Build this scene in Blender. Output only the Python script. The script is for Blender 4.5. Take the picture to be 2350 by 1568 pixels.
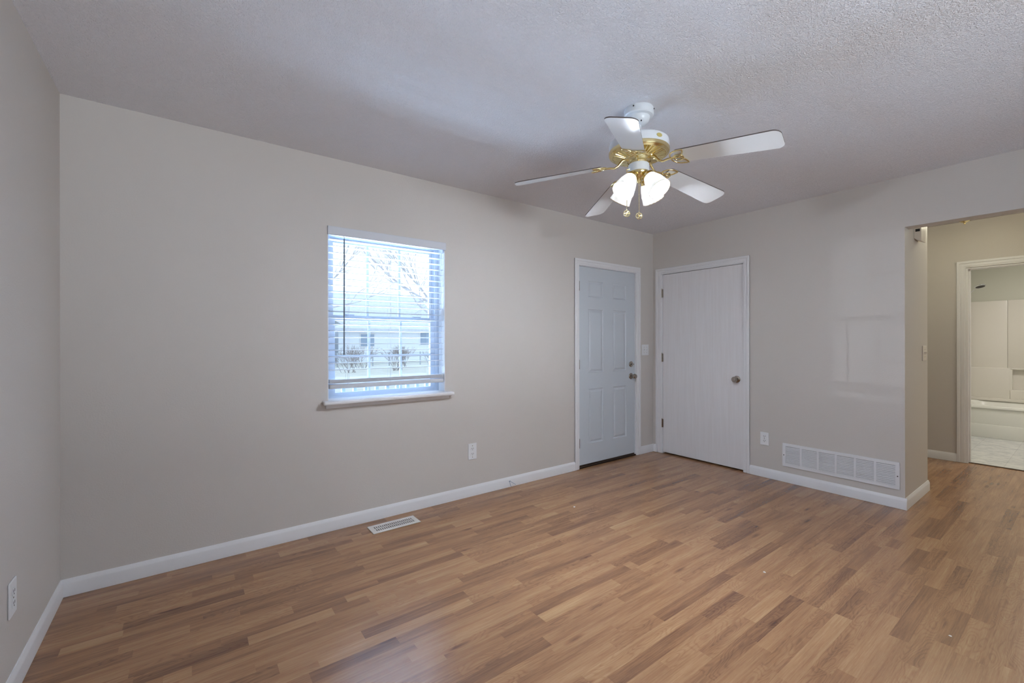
import bpy, bmesh, math, random
from mathutils import Vector, Matrix
random.seed(7)
S = bpy.context.scene
for o in list(bpy.data.objects): bpy.data.objects.remove(o)
COL = S.collection
PI = math.pi

# ------------------------------------------------------------------ camera
cam_d = bpy.data.cameras.new('camera'); cam = bpy.data.objects.new('camera', cam_d); COL.objects.link(cam)
cam_d.sensor_width = 36.0; cam_d.lens = 1002.48/2350*36.0; cam_d.clip_start = .02; cam_d.clip_end = 300
yaw, roll = .6391, -.0016
fwd = Vector((math.sin(yaw), math.cos(yaw), 0)); rgt = Vector((math.cos(yaw), -math.sin(yaw), 0)); up = rgt.cross(fwd)
r2 = math.cos(roll)*rgt + math.sin(roll)*up; u2 = -math.sin(roll)*rgt + math.cos(roll)*up
m = Matrix((r2, u2, -fwd)).transposed().to_4x4(); m.translation = Vector((-4.209, -3.0, 1.236))
cam.matrix_world = m
S.camera = cam
# ------------------------------------------------------------------ view, world, lights
S.view_settings.view_transform = 'Standard'; S.view_settings.look = 'None'
S.view_settings.gamma = 1.0; S.view_settings.exposure = 0.05
try: S.view_settings.use_curve_mapping = False
except Exception: pass
SKY = 2.0
world = bpy.data.worlds.new('World'); S.world = world; world.use_nodes = True
wn = world.node_tree; wn.nodes.clear()
wo = wn.nodes.new('ShaderNodeOutputWorld'); wb = wn.nodes.new('ShaderNodeBackground')
tc = wn.nodes.new('ShaderNodeTexCoord'); sx = wn.nodes.new('ShaderNodeSeparateXYZ'); cr = wn.nodes.new('ShaderNodeValToRGB')
wn.links.new(tc.outputs['Generated'], sx.inputs[0]); wn.links.new(sx.outputs['Z'], cr.inputs[0])
cr.color_ramp.elements[0].color = (.80, .90, 1.0, 1); cr.color_ramp.elements[1].color = (.62, .80, 1.0, 1)
wn.links.new(cr.outputs[0], wb.inputs[0]); wb.inputs[1].default_value = SKY
wn.links.new(wb.outputs[0], wo.inputs[0])
S.cycles.use_denoising = True
S.cycles.max_bounces = 10; S.cycles.diffuse_bounces = 6; S.cycles.glossy_bounces = 4; S.cycles.transparent_max_bounces = 16
S.cycles.sample_clamp_indirect = 8.0

def area(name, loc, rot, sx_, sy_, power, col, portal=False):
    d = bpy.data.lights.new(name, 'AREA'); d.shape = 'RECTANGLE'; d.size = sx_; d.size_y = sy_
    d.energy = power; d.color = col
    o = bpy.data.objects.new(name, d); COL.objects.link(o); o.location = loc; o.rotation_euler = rot
    if portal: d.cycles.is_portal = True
    return o
# sky portals in the two window openings (they only guide sampling)
area('window_portal', (-3.05, .20, 1.42), (-PI/2, 0, 0), .95, 1.25, 1, (1, 1, 1), True)
area('rear_window_portal', (-3.0, -5.45, 1.35), (PI/2, 0, 0), 1.85, 1.45, 1, (1, 1, 1), True)
# added area lamps standing in for daylight off the ground outside each window
def aim(v): return Vector(v).to_track_quat('-Z', 'Y').to_euler()
area('front_daylight_fill', (-3.2, 2.45, .06), aim((0, -.75, .66)), 4.5, 1.0, 2100, (.55, .75, 1.0))
area('rear_daylight_fill', (-3.0, -7.4, -.02), aim((.0, .82, .52)), 3.6, 1.8, 850, (.95, .98, 1.0))
# low winter sun glinting off a neighbour's pane far to the left of the front window
gl = bpy.data.lights.new('sun_glint', 'SPOT'); gl.energy = 1400; gl.color = (.92, .96, 1.0); gl.shadow_soft_size = .012; gl.spot_size = math.radians(7); gl.spot_blend = .3
glo = bpy.data.objects.new('sun_glint', gl); COL.objects.link(glo); glo.location = (-16.3, 8.9, 1.36)
glo.rotation_euler = aim(Vector((-3.05, .05, 1.44))-glo.location)
# ceiling lamps of the bathroom and of the hall end (out of frame)
area('bath_lamp', (3.3, -3.0, 2.40), (0, 0, 0), .45, .45, 19, (1.0, .945, .89))
area('hall_lamp_end', (1.1, -4.2, 2.41), (0, 0, 0), .3, .3, 17, (.95, .90, .66))

# ------------------------------------------------------------------ materials
def lin(r, g, b):
    f = lambda c: (c/255/12.92) if c/255 <= .04045 else ((c/255+.055)/1.055)**2.4
    return (f(r), f(g), f(b), 1)
def newmat(name):
    mt = bpy.data.materials.new(name); mt.use_nodes = True
    nt = mt.node_tree; return mt, nt, nt.nodes['Principled BSDF']
def node(nt, t, **kw):
    n = nt.nodes.new(t)
    for k, v in kw.items(): setattr(n, k, v)
    return n
def bump(nt, p, scale, strength, dist=.002, detail=3.0, rough=.6, stretch=None, kind='NOISE', extra=None):
    tcn = node(nt, 'ShaderNodeTexCoord'); mp = node(nt, 'ShaderNodeMapping')
    nt.links.new(tcn.outputs['Object'], mp.inputs[0])
    if stretch: mp.inputs['Scale'].default_value = stretch
    t = node(nt, 'ShaderNodeTexNoise'); t.inputs['Scale'].default_value = scale; t.inputs['Detail'].default_value = detail; t.inputs['Roughness'].default_value = rough
    nt.links.new(mp.outputs[0], t.inputs['Vector'])
    b = node(nt, 'ShaderNodeBump'); b.inputs['Strength'].default_value = strength; b.inputs['Distance'].default_value = dist
    nt.links.new(t.outputs['Fac'], b.inputs['Height']); nt.links.new(b.outputs[0], p.inputs['Normal'])
    return t, b
def simple(name, col, rough=.5, metal=0.0, spec=.5, bmp=None):
    mt, nt, p = newmat(name)
    p.inputs['Base Color'].default_value = col; p.inputs['Roughness'].default_value = rough; p.inputs['Metallic'].default_value = metal
    p.inputs['Specular IOR Level'].default_value = spec
    if bmp: bump(nt, p, *bmp)
    return mt
def varied(name, c1, c2, scale, rough=.6, stretch=None, bmp=None, spec=.3):
    mt, nt, p = newmat(name)
    tcn = node(nt, 'ShaderNodeTexCoord'); mp = node(nt, 'ShaderNodeMapping'); nt.links.new(tcn.outputs['Object'], mp.inputs[0])
    if stretch: mp.inputs['Scale'].default_value = stretch
    t = node(nt, 'ShaderNodeTexNoise'); t.inputs['Scale'].default_value = scale; t.inputs['Detail'].default_value = 4
    nt.links.new(mp.outputs[0], t.inputs['Vector'])
    r = node(nt, 'ShaderNodeValToRGB'); r.color_ramp.elements[0].position = .3; r.color_ramp.elements[1].position = .7
    r.color_ramp.elements[0].color = c1; r.color_ramp.elements[1].color = c2
    nt.links.new(t.outputs['Fac'], r.inputs[0]); nt.links.new(r.outputs[0], p.inputs['Base Color'])
    p.inputs['Roughness'].default_value = rough; p.inputs['Specular IOR Level'].default_value = spec
    if bmp: bump(nt, p, *bmp)
    return mt
M = {}
M['wall'] = simple('wall_paint', lin(203, 198, 193), .55, 0, .25, (130, .6, .0014, 3, .6))
M['trim'] = simple('trim_paint', lin(226, 226, 228), .35, 0, .4, (60, .12, .001, 2, .5))
M['white_plastic'] = simple('white_plastic', lin(228, 230, 232), .3)
M['off_plastic'] = simple('beige_plastic', lin(214, 206, 196), .4)
M['dark'] = simple('dark_slot', lin(28, 28, 30), .7)
M['darkmetal'] = simple('dark_metal', lin(60, 56, 54), .4, .8)
M['nickel'] = simple('satin_nickel', lin(168, 160, 150), .22, 1.0, .5, (30, .05, .001))
M['chrome'] = simple('chrome', lin(225, 228, 230), .2, 1.0)
M['brass'] = simple('polished_brass', lin(240, 222, 168), .2, 1.0)
M['goldrim'] = simple('gold_rim', lin(176, 148, 96), .3, 1.0)
M['fanwhite'] = simple('white_enamel', lin(222, 226, 230), .3, 0, .5)
M['blade'] = simple('white_blade_laminate', lin(222, 223, 222), .35, 0, .5, (40, .04, .001))
M['bladeedge'] = simple('blade_edge_band', lin(92, 84, 80), .6)
M['doorgrey'] = simple('grey_door_paint', lin(196, 203, 210), .45, 0, .4, (40, .1, .001))
M['doorwhite'] = varied('white_door_paint', lin(222, 220, 221), lin(227, 226, 228), 3, .45, (18, 18, 1), (30, .04, .0008, 4, .6, (20, 20, 1)))
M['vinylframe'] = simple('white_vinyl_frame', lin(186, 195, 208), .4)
M['slat'] = simple('blind_slat', lin(203, 206, 212), .4)
M['wand'] = simple('grey_wand', lin(112, 122, 134), .35)
M['cord'] = simple('blind_cord', lin(200, 205, 212), .7)
M['threshold'] = simple('bronze_threshold', lin(74, 60, 48), .5, .3)
M['grille'] = simple('grille_enamel', lin(224, 225, 228), .4)
M['register'] = simple('register_enamel', lin(214, 210, 204), .4)
M['tub'] = simple('tub_enamel', lin(236, 236, 230), .3, 0, .5)
M['surround'] = simple('surround_acrylic', lin(226, 222, 214), .25, 0, .5)
M['bathwall'] = simple('bath_wall_paint', lin(208, 208, 196), .5, 0, .3, (120, .2, .001))
M['wire'] = simple('blue_wire', lin(96, 128, 160), .5)
M['paper'] = simple('paper_scrap', lin(235, 232, 226), .8)
M['gold_label'] = simple('gold_label', lin(206, 190, 120), .4, .3)
M['bark'] = varied('bark', lin(196, 192, 194), lin(180, 176, 180), 8, .9)
M['twig'] = varied('twig', lin(160, 150, 146), lin(140, 132, 130), 8, .9)
M['lawn'] = varied('winter_lawn', lin(214, 210, 200), lin(200, 198, 184), 2.2, .95, None, (30, .5, .02))
M['siding'] = simple('house_siding', lin(232, 236, 242), .8)
M['siding2'] = simple('house_siding_grey', lin(176, 184, 196), .8)
M['roof'] = varied('asphalt_roof', lin(214, 216, 220), lin(204, 206, 212), 6, .9)
M['pane_dark'] = simple('house_window_glass', lin(150, 166, 186), .15)
M['fencewood'] = simple('fence_paint', lin(170, 174, 180), .8)
M['railwood'] = simple('deck_rail_paint', lin(120, 132, 150), .7)
M['deck'] = varied('deck_boards', lin(214, 214, 218), lin(196, 198, 204), 4, .8)

def ceiling_mat():
    mt, nt, p = newmat('knockdown_ceiling')
    p.inputs['Base Color'].default_value = lin(233, 232, 236); p.inputs['Roughness'].default_value = .8; p.inputs['Specular IOR Level'].default_value = .15
    tcn = node(nt, 'ShaderNodeTexCoord')
    n0 = node(nt, 'ShaderNodeTexNoise'); n0.inputs['Scale'].default_value = 3.0
    nt.links.new(tcn.outputs['Object'], n0.inputs['Vector'])
    n1 = node(nt, 'ShaderNodeTexNoise'); n1.inputs['Scale'].default_value = 92; n1.inputs['Detail'].default_value = 3; n1.inputs['Roughness'].default_value = .55; n1.inputs['Distortion'].default_value = 1.2
    nt.links.new(tcn.outputs['Object'], n1.inputs['Vector'])
    r = node(nt, 'ShaderNodeValToRGB'); r.color_ramp.elements[0].position = .42; r.color_ramp.elements[1].position = .60
    nt.links.new(n1.outputs['Fac'], r.inputs[0])
    b = node(nt, 'ShaderNodeBump'); b.inputs['Strength'].default_value = .8; b.inputs['Distance'].default_value = .0035
    nt.links.new(r.outputs[0], b.inputs['Height']); nt.links.new(b.outputs[0], p.inputs['Normal'])
    return mt
M['ceiling'] = ceiling_mat()

def wood_mat():
    mt, nt, p = newmat('oak_laminate')
    at = node(nt, 'ShaderNodeAttribute'); at.attribute_name = 'tone'
    sd = node(nt, 'ShaderNodeAttribute'); sd.attribute_name = 'seed'
    tcn = node(nt, 'ShaderNodeTexCoord'); sp = node(nt, 'ShaderNodeSeparateXYZ'); nt.links.new(tcn.outputs['Object'], sp.inputs[0])
    def mth(op, a, b=None, **k):
        n = node(nt, 'ShaderNodeMath', operation=op)
        for i, v in enumerate((a, b)):
            if v is None: continue
            if isinstance(v, (int, float)): n.inputs[i].default_value = v
            else: nt.links.new(v, n.inputs[i])
        return n.outputs[0]
    seed = sd.outputs['Fac']
    X = mth('ADD', sp.outputs['X'], mth('MULTIPLY', seed, 37.0)); Y = mth('ADD', sp.outputs['Y'], mth('MULTIPLY', seed, 11.0))
    def noise(xs, ys, detail=3, rough=.55, dist=0.0):
        cb = node(nt, 'ShaderNodeCombineXYZ')
        nt.links.new(mth('MULTIPLY', X, xs), cb.inputs[0]); nt.links.new(mth('MULTIPLY', Y, ys), cb.inputs[1]); nt.links.new(mth('MULTIPLY', seed, 5.0), cb.inputs[2])
        n = node(nt, 'ShaderNodeTexNoise'); n.inputs['Scale'].default_value = 1; n.inputs['Detail'].default_value = detail; n.inputs['Roughness'].default_value = rough; n.inputs['Distortion'].default_value = dist
        nt.links.new(cb.outputs[0], n.inputs['Vector']); return n.outputs['Fac']
    broad = noise(2.2, 22, 2, .5)
    streak = noise(5, 150, 4, .65)
    fine = noise(28, 520, 2, .6)
    # cathedral figure: contour lines of a low-frequency stretched field
    fld = noise(3.6, 17, 1, .4)
    ring = mth('SINE', mth('MULTIPLY', fld, 105.0))
    ring = mth('MULTIPLY', mth('ADD', ring, 1.0), .5)
    ring = mth('POWER', ring, 3.0)
    figm = mth('GREATER_THAN', mth('FRACT', mth('MULTIPLY', seed, 7.31)), .55)
    ring = mth('MULTIPLY', ring, mth('ADD', mth('MULTIPLY', figm, .8), .12))
    # knots
    cb = node(nt, 'ShaderNodeCombineXYZ'); nt.links.new(mth('MULTIPLY', X, 1.6), cb.inputs[0]); nt.links.new(mth('MULTIPLY', Y, 7.0), cb.inputs[1])
    vo = node(nt, 'ShaderNodeTexVoronoi'); vo.inputs['Scale'].default_value = 1.0; nt.links.new(cb.outputs[0], vo.inputs['Vector'])
    knot = node(nt, 'ShaderNodeMapRange'); knot.inputs['From Min'].default_value = .0; knot.inputs['From Max'].default_value = .11; knot.inputs['To Min'].default_value = 1; knot.inputs['To Max'].default_value = 0
    nt.links.new(vo.outputs['Distance'], knot.inputs['Value'])
    v = mth('ADD', mth('MULTIPLY', at.outputs['Fac'], .21), .64)
    v = mth('ADD', v, mth('MULTIPLY', mth('SUBTRACT', broad, .5), .55))
    v = mth('ADD', v, mth('MULTIPLY', mth('SUBTRACT', streak, .5), .55))
    v = mth('ADD', v, mth('MULTIPLY', mth('SUBTRACT', fine, .5), .22))
    v = mth('SUBTRACT', v, mth('MULTIPLY', ring, .11))
    v = mth('SUBTRACT', v, mth('MULTIPLY', knot.outputs[0], .40))
    r = node(nt, 'ShaderNodeValToRGB'); e = r.color_ramp.elements
    e[0].position = .0; e[0].color = lin(70, 44, 34); e[1].position = 1.0; e[1].color = lin(186, 150, 108)
    a = e.new(.28); a.color = lin(106, 72, 52); a = e.new(.58); a.color = lin(148, 108, 76); a = e.new(.78); a.color = lin(166, 126, 90)
    nt.links.new(v, r.inputs[0]); nt.links.new(r.outputs[0], p.inputs['Base Color'])
    p.inputs['Roughness'].default_value = .26; p.inputs['Specular IOR Level'].default_value = .8
    b = node(nt, 'ShaderNodeBump'); b.inputs['Strength'].default_value = .12; b.inputs['Distance'].default_value = .0006
    nt.links.new(streak, b.inputs['Height']); nt.links.new(b.outputs[0], p.inputs['Normal'])
    return mt
M['wood'] = wood_mat()

def vinyl_mat():
    mt, nt, p = newmat('marble_vinyl')
    tcn = node(nt, 'ShaderNodeTexCoord'); mp = node(nt, 'ShaderNodeMapping'); mp.inputs['Scale'].default_value = (9, 3.2, 1); mp.inputs['Rotation'].default_value = (0, 0, .5)
    nt.links.new(tcn.outputs['Object'], mp.inputs[0])
    n = node(nt, 'ShaderNodeTexNoise'); n.inputs['Scale'].default_value = 3; n.inputs['Detail'].default_value = 8; n.inputs['Roughness'].default_value = .7; n.inputs['Distortion'].default_value = .8
    nt.links.new(mp.outputs[0], n.inputs['Vector'])
    r = node(nt, 'ShaderNodeValToRGB'); e = r.color_ramp.elements
    e[0].position = .35; e[0].color = lin(168, 172, 176); e[1].position = .55; e[1].color = lin(222, 222, 220)
    nt.links.new(n.outputs['Fac'], r.inputs[0])
    br = node(nt, 'ShaderNodeTexBrick'); br.offset = 0; br.inputs['Scale'].default_value = 1; br.inputs['Brick Width'].default_value = .305; br.inputs['Row Height'].default_value = .305
    br.inputs['Mortar Size'].default_value = .0025; br.inputs['Color1'].default_value = (1, 1, 1, 1); br.inputs['Color2'].default_value = (.95, .95, .95, 1); br.inputs['Mortar'].default_value = (.78, .78, .78, 1)
    nt.links.new(tcn.outputs['Object'], br.inputs['Vector'])
    mx = node(nt, 'ShaderNodeMix', data_type='RGBA', blend_type='MULTIPLY'); mx.inputs['Factor'].default_value = 1
    nt.links.new(r.outputs[0], mx.inputs[6]); nt.links.new(br.outputs['Color'], mx.inputs[7]); nt.links.new(mx.outputs[2], p.inputs['Base Color'])
    p.inputs['Roughness'].default_value = .35
    return mt
M['vinyl'] = vinyl_mat()

def glass_mat(name, tint=(1, 1, 1, 1)):
    mt = bpy.data.materials.new(name); mt.use_nodes = True; nt = mt.node_tree; nt.nodes.clear()
    o = node(nt, 'ShaderNodeOutputMaterial'); t = node(nt, 'ShaderNodeBsdfTransparent'); g = node(nt, 'ShaderNodeBsdfGlossy'); mx = node(nt, 'ShaderNodeMixShader')
    t.inputs[0].default_value = tint; g.inputs['Roughness'].default_value = .02
    mx.inputs[0].default_value = .06
    nt.links.new(t.outputs[0], mx.inputs[1]); nt.links.new(g.outputs[0], mx.inputs[2]); nt.links.new(mx.outputs[0], o.inputs[0])
    return mt
M['glass'] = glass_mat('window_glass', (.94, .97, 1, 1))
def shade_mat():
    mt = bpy.data.materials.new('frosted_shade_glass'); mt.use_nodes = True; nt = mt.node_tree; nt.nodes.clear()
    o = node(nt, 'ShaderNodeOutputMaterial'); t = node(nt, 'ShaderNodeBsdfTranslucent'); d = node(nt, 'ShaderNodeBsdfDiffuse'); mx = node(nt, 'ShaderNodeMixShader')
    gl = node(nt, 'ShaderNodeBsdfGlossy'); gl.inputs['Roughness'].default_value = .2; m2 = node(nt, 'ShaderNodeMixShader'); m2.inputs[0].default_value = .05
    t.inputs[0].default_value = (.95, .88, .76, 1); d.inputs[0].default_value = (.85, .83, .78, 1); mx.inputs[0].default_value = .9972
    nt.links.new(t.outputs[0], mx.inputs[1]); nt.links.new(d.outputs[0], mx.inputs[2])
    nt.links.new(mx.outputs[0], m2.inputs[1]); nt.links.new(gl.outputs[0], m2.inputs[2]); nt.links.new(m2.outputs[0], o.inputs[0])
    return mt
M['shade'] = shade_mat()
def emit(name, col, st):
    mt = bpy.data.materials.new(name); mt.use_nodes = True; nt = mt.node_tree; nt.nodes.clear()
    o = node(nt, 'ShaderNodeOutputMaterial'); e = node(nt, 'ShaderNodeEmission'); e.inputs[0].default_value = (*col, 1); e.inputs[1].default_value = st
    nt.links.new(e.outputs[0], o.inputs[0]); return mt
M['bulb'] = emit('lit_bulb', (.80, .88, 1.0), 1500)
M['hall_bowl'] = emit('lit_bowl_glass', (.94, .90, .68), 22)

# ------------------------------------------------------------------ mesh builder
class MB:
    def __init__(s): s.v = []; s.f = []; s.mi = []
    def add(s, vs, fs, mi=0):
        n = len(s.v); s.v += [Vector(v) for v in vs]; s.f += [tuple(i+n for i in f) for f in fs]; s.mi += [mi]*len(fs); return s
    def box(s, x0, x1, y0, y1, z0, z1, mi=0):
        x0, x1 = sorted((x0, x1)); y0, y1 = sorted((y0, y1)); z0, z1 = sorted((z0, z1))
        return s.add([(x0,y0,z0),(x1,y0,z0),(x1,y1,z0),(x0,y1,z0),(x0,y0,z1),(x1,y0,z1),(x1,y1,z1),(x0,y1,z1)],
                     [(0,3,2,1),(4,5,6,7),(0,1,5,4),(1,2,6,5),(2,3,7,6),(3,0,4,7)], mi)
    def rbox(s, x0, x1, y0, y1, z0, z1, r=.004, seg=2, mi=0):
        b = MB().box(x0, x1, y0, y1, z0, z1); bm = bmesh.new()
        vs = [bm.verts.new(v) for v in b.v]
        for f in b.f: bm.faces.new([vs[i] for i in f])
        bmesh.ops.bevel(bm, geom=list(bm.edges), offset=r, segments=seg, affect='EDGES', profile=.5)
        bm.verts.index_update()
        s.add([v.co.copy() for v in bm.verts], [[v.index for v in f.verts] for f in bm.faces], mi); bm.free(); return s
    def lathe(s, prof, segs=32, mat=None, flute=0, flute_n=0, cap=True, mi=0):
        vs = []; fs = []; n = len(prof)
        for (r, z) in prof:
            for k in range(segs):
                a = 2*PI*k/segs; rr = r*(1+flute*math.cos(flute_n*a)) if flute_n else r
                v = Vector((rr*math.cos(a), rr*math.sin(a), z)); vs.append(mat @ v if mat else v)
        for i in range(n-1):
            for k in range(segs):
                k2 = (k+1) % segs; fs.append((i*segs+k, i*segs+k2, (i+1)*segs+k2, (i+1)*segs+k))
        if cap:
            fs.append(tuple(reversed(range(segs)))); fs.append(tuple((n-1)*segs+k for k in range(segs)))
        return s.add(vs, fs, mi)
    def tube(s, pts, r, segs=8, closed=False, mi=0):
        pts = [Vector(p) for p in pts]; n = len(pts); rs = r if isinstance(r, (list, tuple)) else [r]*n
        vs = []; fs = []; nrm = None
        for i, p in enumerate(pts):
            a = pts[(i-1) % n] if (closed or i > 0) else p; b = pts[(i+1) % n] if (closed or i < n-1) else p
            t = (b-a).normalized()
            if nrm is None:
                h = Vector((0, 0, 1)) if abs(t.z) < .9 else Vector((1, 0, 0)); nrm = t.cross(h).normalized()
            nrm = (nrm - t*nrm.dot(t)).normalized(); bn = t.cross(nrm)
            for k in range(segs):
                an = 2*PI*k/segs; vs.append(p + rs[i]*(math.cos(an)*nrm + math.sin(an)*bn))
        for i in range(n if closed else n-1):
            j = (i+1) % n
            for k in range(segs):
                k2 = (k+1) % segs; fs.append((i*segs+k, i*segs+k2, j*segs+k2, j*segs+k))
        if not closed:
            fs.append(tuple(reversed(range(segs)))); fs.append(tuple((n-1)*segs+k for k in range(segs)))
        return s.add(vs, fs, mi)
    def prism(s, poly, f0, f1, mi=0, mi_side=None):
        """poly: list of 2D points; f0 / f1 map (a, b) to the two faces"""
        n = len(poly); vs = [f0(*p) for p in poly] + [f1(*p) for p in poly]
        s.add(vs, [tuple(reversed(range(n))), tuple(range(n, 2*n))], mi)
        k = len(s.v)-2*n
        for i in range(n):
            j = (i+1) % n; s.f.append((k+i, k+j, k+n+j, k+n+i)); s.mi.append(mi if mi_side is None else mi_side)
        return s
    def sphere(s, c, r, seg=16, ring=10, sz=(1, 1, 1), mat=None):
        prof = [(max(1e-4, r*math.sin(PI*i/ring)), -r*math.cos(PI*i/ring)) for i in range(ring+1)]
        T = Matrix.Translation(c) @ (mat if mat else Matrix.Identity(4)) @ Matrix.Diagonal((*sz, 1))
        return s.lathe(prof, seg, T, cap=False)
    def build(s, name, mat, parent=None, smooth=30):
        off = wloc(parent) if parent else Vector((0, 0, 0))
        me = bpy.data.meshes.new(name); me.from_pydata([v-off for v in s.v], [], s.f)
        mats = mat if isinstance(mat, (list, tuple)) else [mat]
        for q in mats: me.materials.append(q)
        if len(mats) > 1: me.polygons.foreach_set('material_index', s.mi)
        bm = bmesh.new(); bm.from_mesh(me); bmesh.ops.recalc_face_normals(bm, faces=list(bm.faces)); bm.to_mesh(me); bm.free()
        if smooth:
            me.polygons.foreach_set('use_smooth', [True]*len(me.polygons)); me.set_sharp_from_angle(angle=math.radians(smooth))
        me.update()
        o = bpy.data.objects.new(name, me); COL.objects.link(o)
        if parent: o.parent = parent
        return o
def wloc(o):
    v = Vector((0, 0, 0))
    while o: v += o.location; o = o.parent
    return v
def thing(name, label, cat, loc, group=None):
    o = bpy.data.objects.new(name, None); COL.objects.link(o); o.location = loc; o.empty_display_size = .05
    o['label'] = label; o['category'] = cat
    if group: o['group'] = group
    return o
def tag(o, label, cat, group=None, kind=None):
    o['label'] = label; o['category'] = cat
    if group: o['group'] = group
    if kind: o['kind'] = kind
    return o
def struct(o, label=None, cat=None):
    o['kind'] = 'structure'
    if label: o['label'] = label
    if cat: o['category'] = cat
    return o
def sempty(name, loc, label, cat):
    return struct(thing(name, label, cat, loc))

H = 2.44; L = 4.7036; YE = -2.15; YB = -5.4
# ------------------------------------------------------------------ shell
def wall_y(name, x0, x1, y0, y1, openings, label):
    """wall running along x with openings (xa, xb, za, zb)"""
    b = MB(); xs = sorted({x0, x1, *[o[0] for o in openings], *[o[1] for o in openings]})
    for a, c in zip(xs[:-1], xs[1:]):
        op = [o for o in openings if o[0] <= a + 1e-6 and o[1] >= c - 1e-6]
        if not op: b.box(a, c, y0, y1, 0, H)
        else:
            if op[0][2] > .001: b.box(a, c, y0, y1, 0, op[0][2])
            b.box(a, c, y0, y1, op[0][3], H)
    return struct(b.build(name, M['wall'], smooth=0), label, 'wall')
def wall_x(name, x0, x1, y0, y1, openings, label, mat=None):
    b = MB(); ys = sorted({y0, y1, *[o[0] for o in openings], *[o[1] for o in openings]})
    for a, c in zip(ys[:-1], ys[1:]):
        op = [o for o in openings if o[0] <= a + 1e-6 and o[1] >= c - 1e-6]
        if not op: b.box(x0, x1, a, c, 0, H)
        else:
            if op[0][2] > .001: b.box(x0, x1, a, c, 0, op[0][2])
            b.box(x0, x1, a, c, op[0][3], H)
    return struct(b.build(name, mat or M['wall'], smooth=0), label, 'wall')
WX0, WX1, WZ0, WZ1 = -3.475, -2.62, .853, 1.985      # window opening
D1 = (-1.18, -.302); D1T = 1.98                       # entry door opening
D2 = (-.998, -.108); D2T = 1.98                       # closet door opening (y)
HB = (-2.96, -2.19); HBT = 1.975                      # bathroom door opening (y)
wall_y('wall_front', -L, 2.21, 0, .17, [(WX0, WX1, WZ0, WZ1), (*D1, 0, D1T)], 'greige textured wall holding the window and the panelled entry door')
wall_x('wall_left', -L-.12, -L, YB-.12, .17, [], 'greige textured wall along the left edge of the room')
wall_x('wall_right', 0, .115, -3.6, 0, [(*D2, 0, D2T), (-3.6, YE, 0, 2.068)], 'greige wall with the flush closet door, the long air grille and the hall opening')
wall_x('wall_right_rear', 0, .115, YB, -3.6, [], 'greige wall on the near side of the hall opening')
wall_y('wall_closet_side', .115, .70, YE, YE+.11, [], 'short greige wall end facing the hall, with a light switch and a chime box')
wall_x('wall_closet_back', .59, .70, YE+.11, 0, [], 'greige wall behind the closet facing the hall')
wall_x('wall_hall', 2.10, 2.21, YB, 0, [(*HB, 0, HBT)], 'yellowish lit hall wall holding the bathroom doorway')
wall_y('wall_back', -L, 2.21, YB-.12, YB, [(-3.9, -2.1, .65, 2.05)], 'greige wall behind the camera with a wide window')
wall_x('wall_bath_back', 4.75, 4.86, -3.5, -1.73, [], 'pale bathroom wall above the white tub surround', M['bathwall'])
struct(MB().box(2.21, 4.86, -1.84, -1.73, 0, H).build('wall_bath_left', M['bathwall'], smooth=0), 'pale bathroom wall carrying the shower arm', 'wall')
struct(MB().box(2.21, 4.86, -3.5, -3.39, 0, H).build('wall_bath_right', M['bathwall'], smooth=0), 'pale bathroom wall at the far end of the tub', 'wall')
struct(MB().box(-L-.12, 4.86, YB-.12, .17, H, H+.1).build('ceiling', M['ceiling'], smooth=0), 'white knockdown textured ceiling', 'ceiling')

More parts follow.
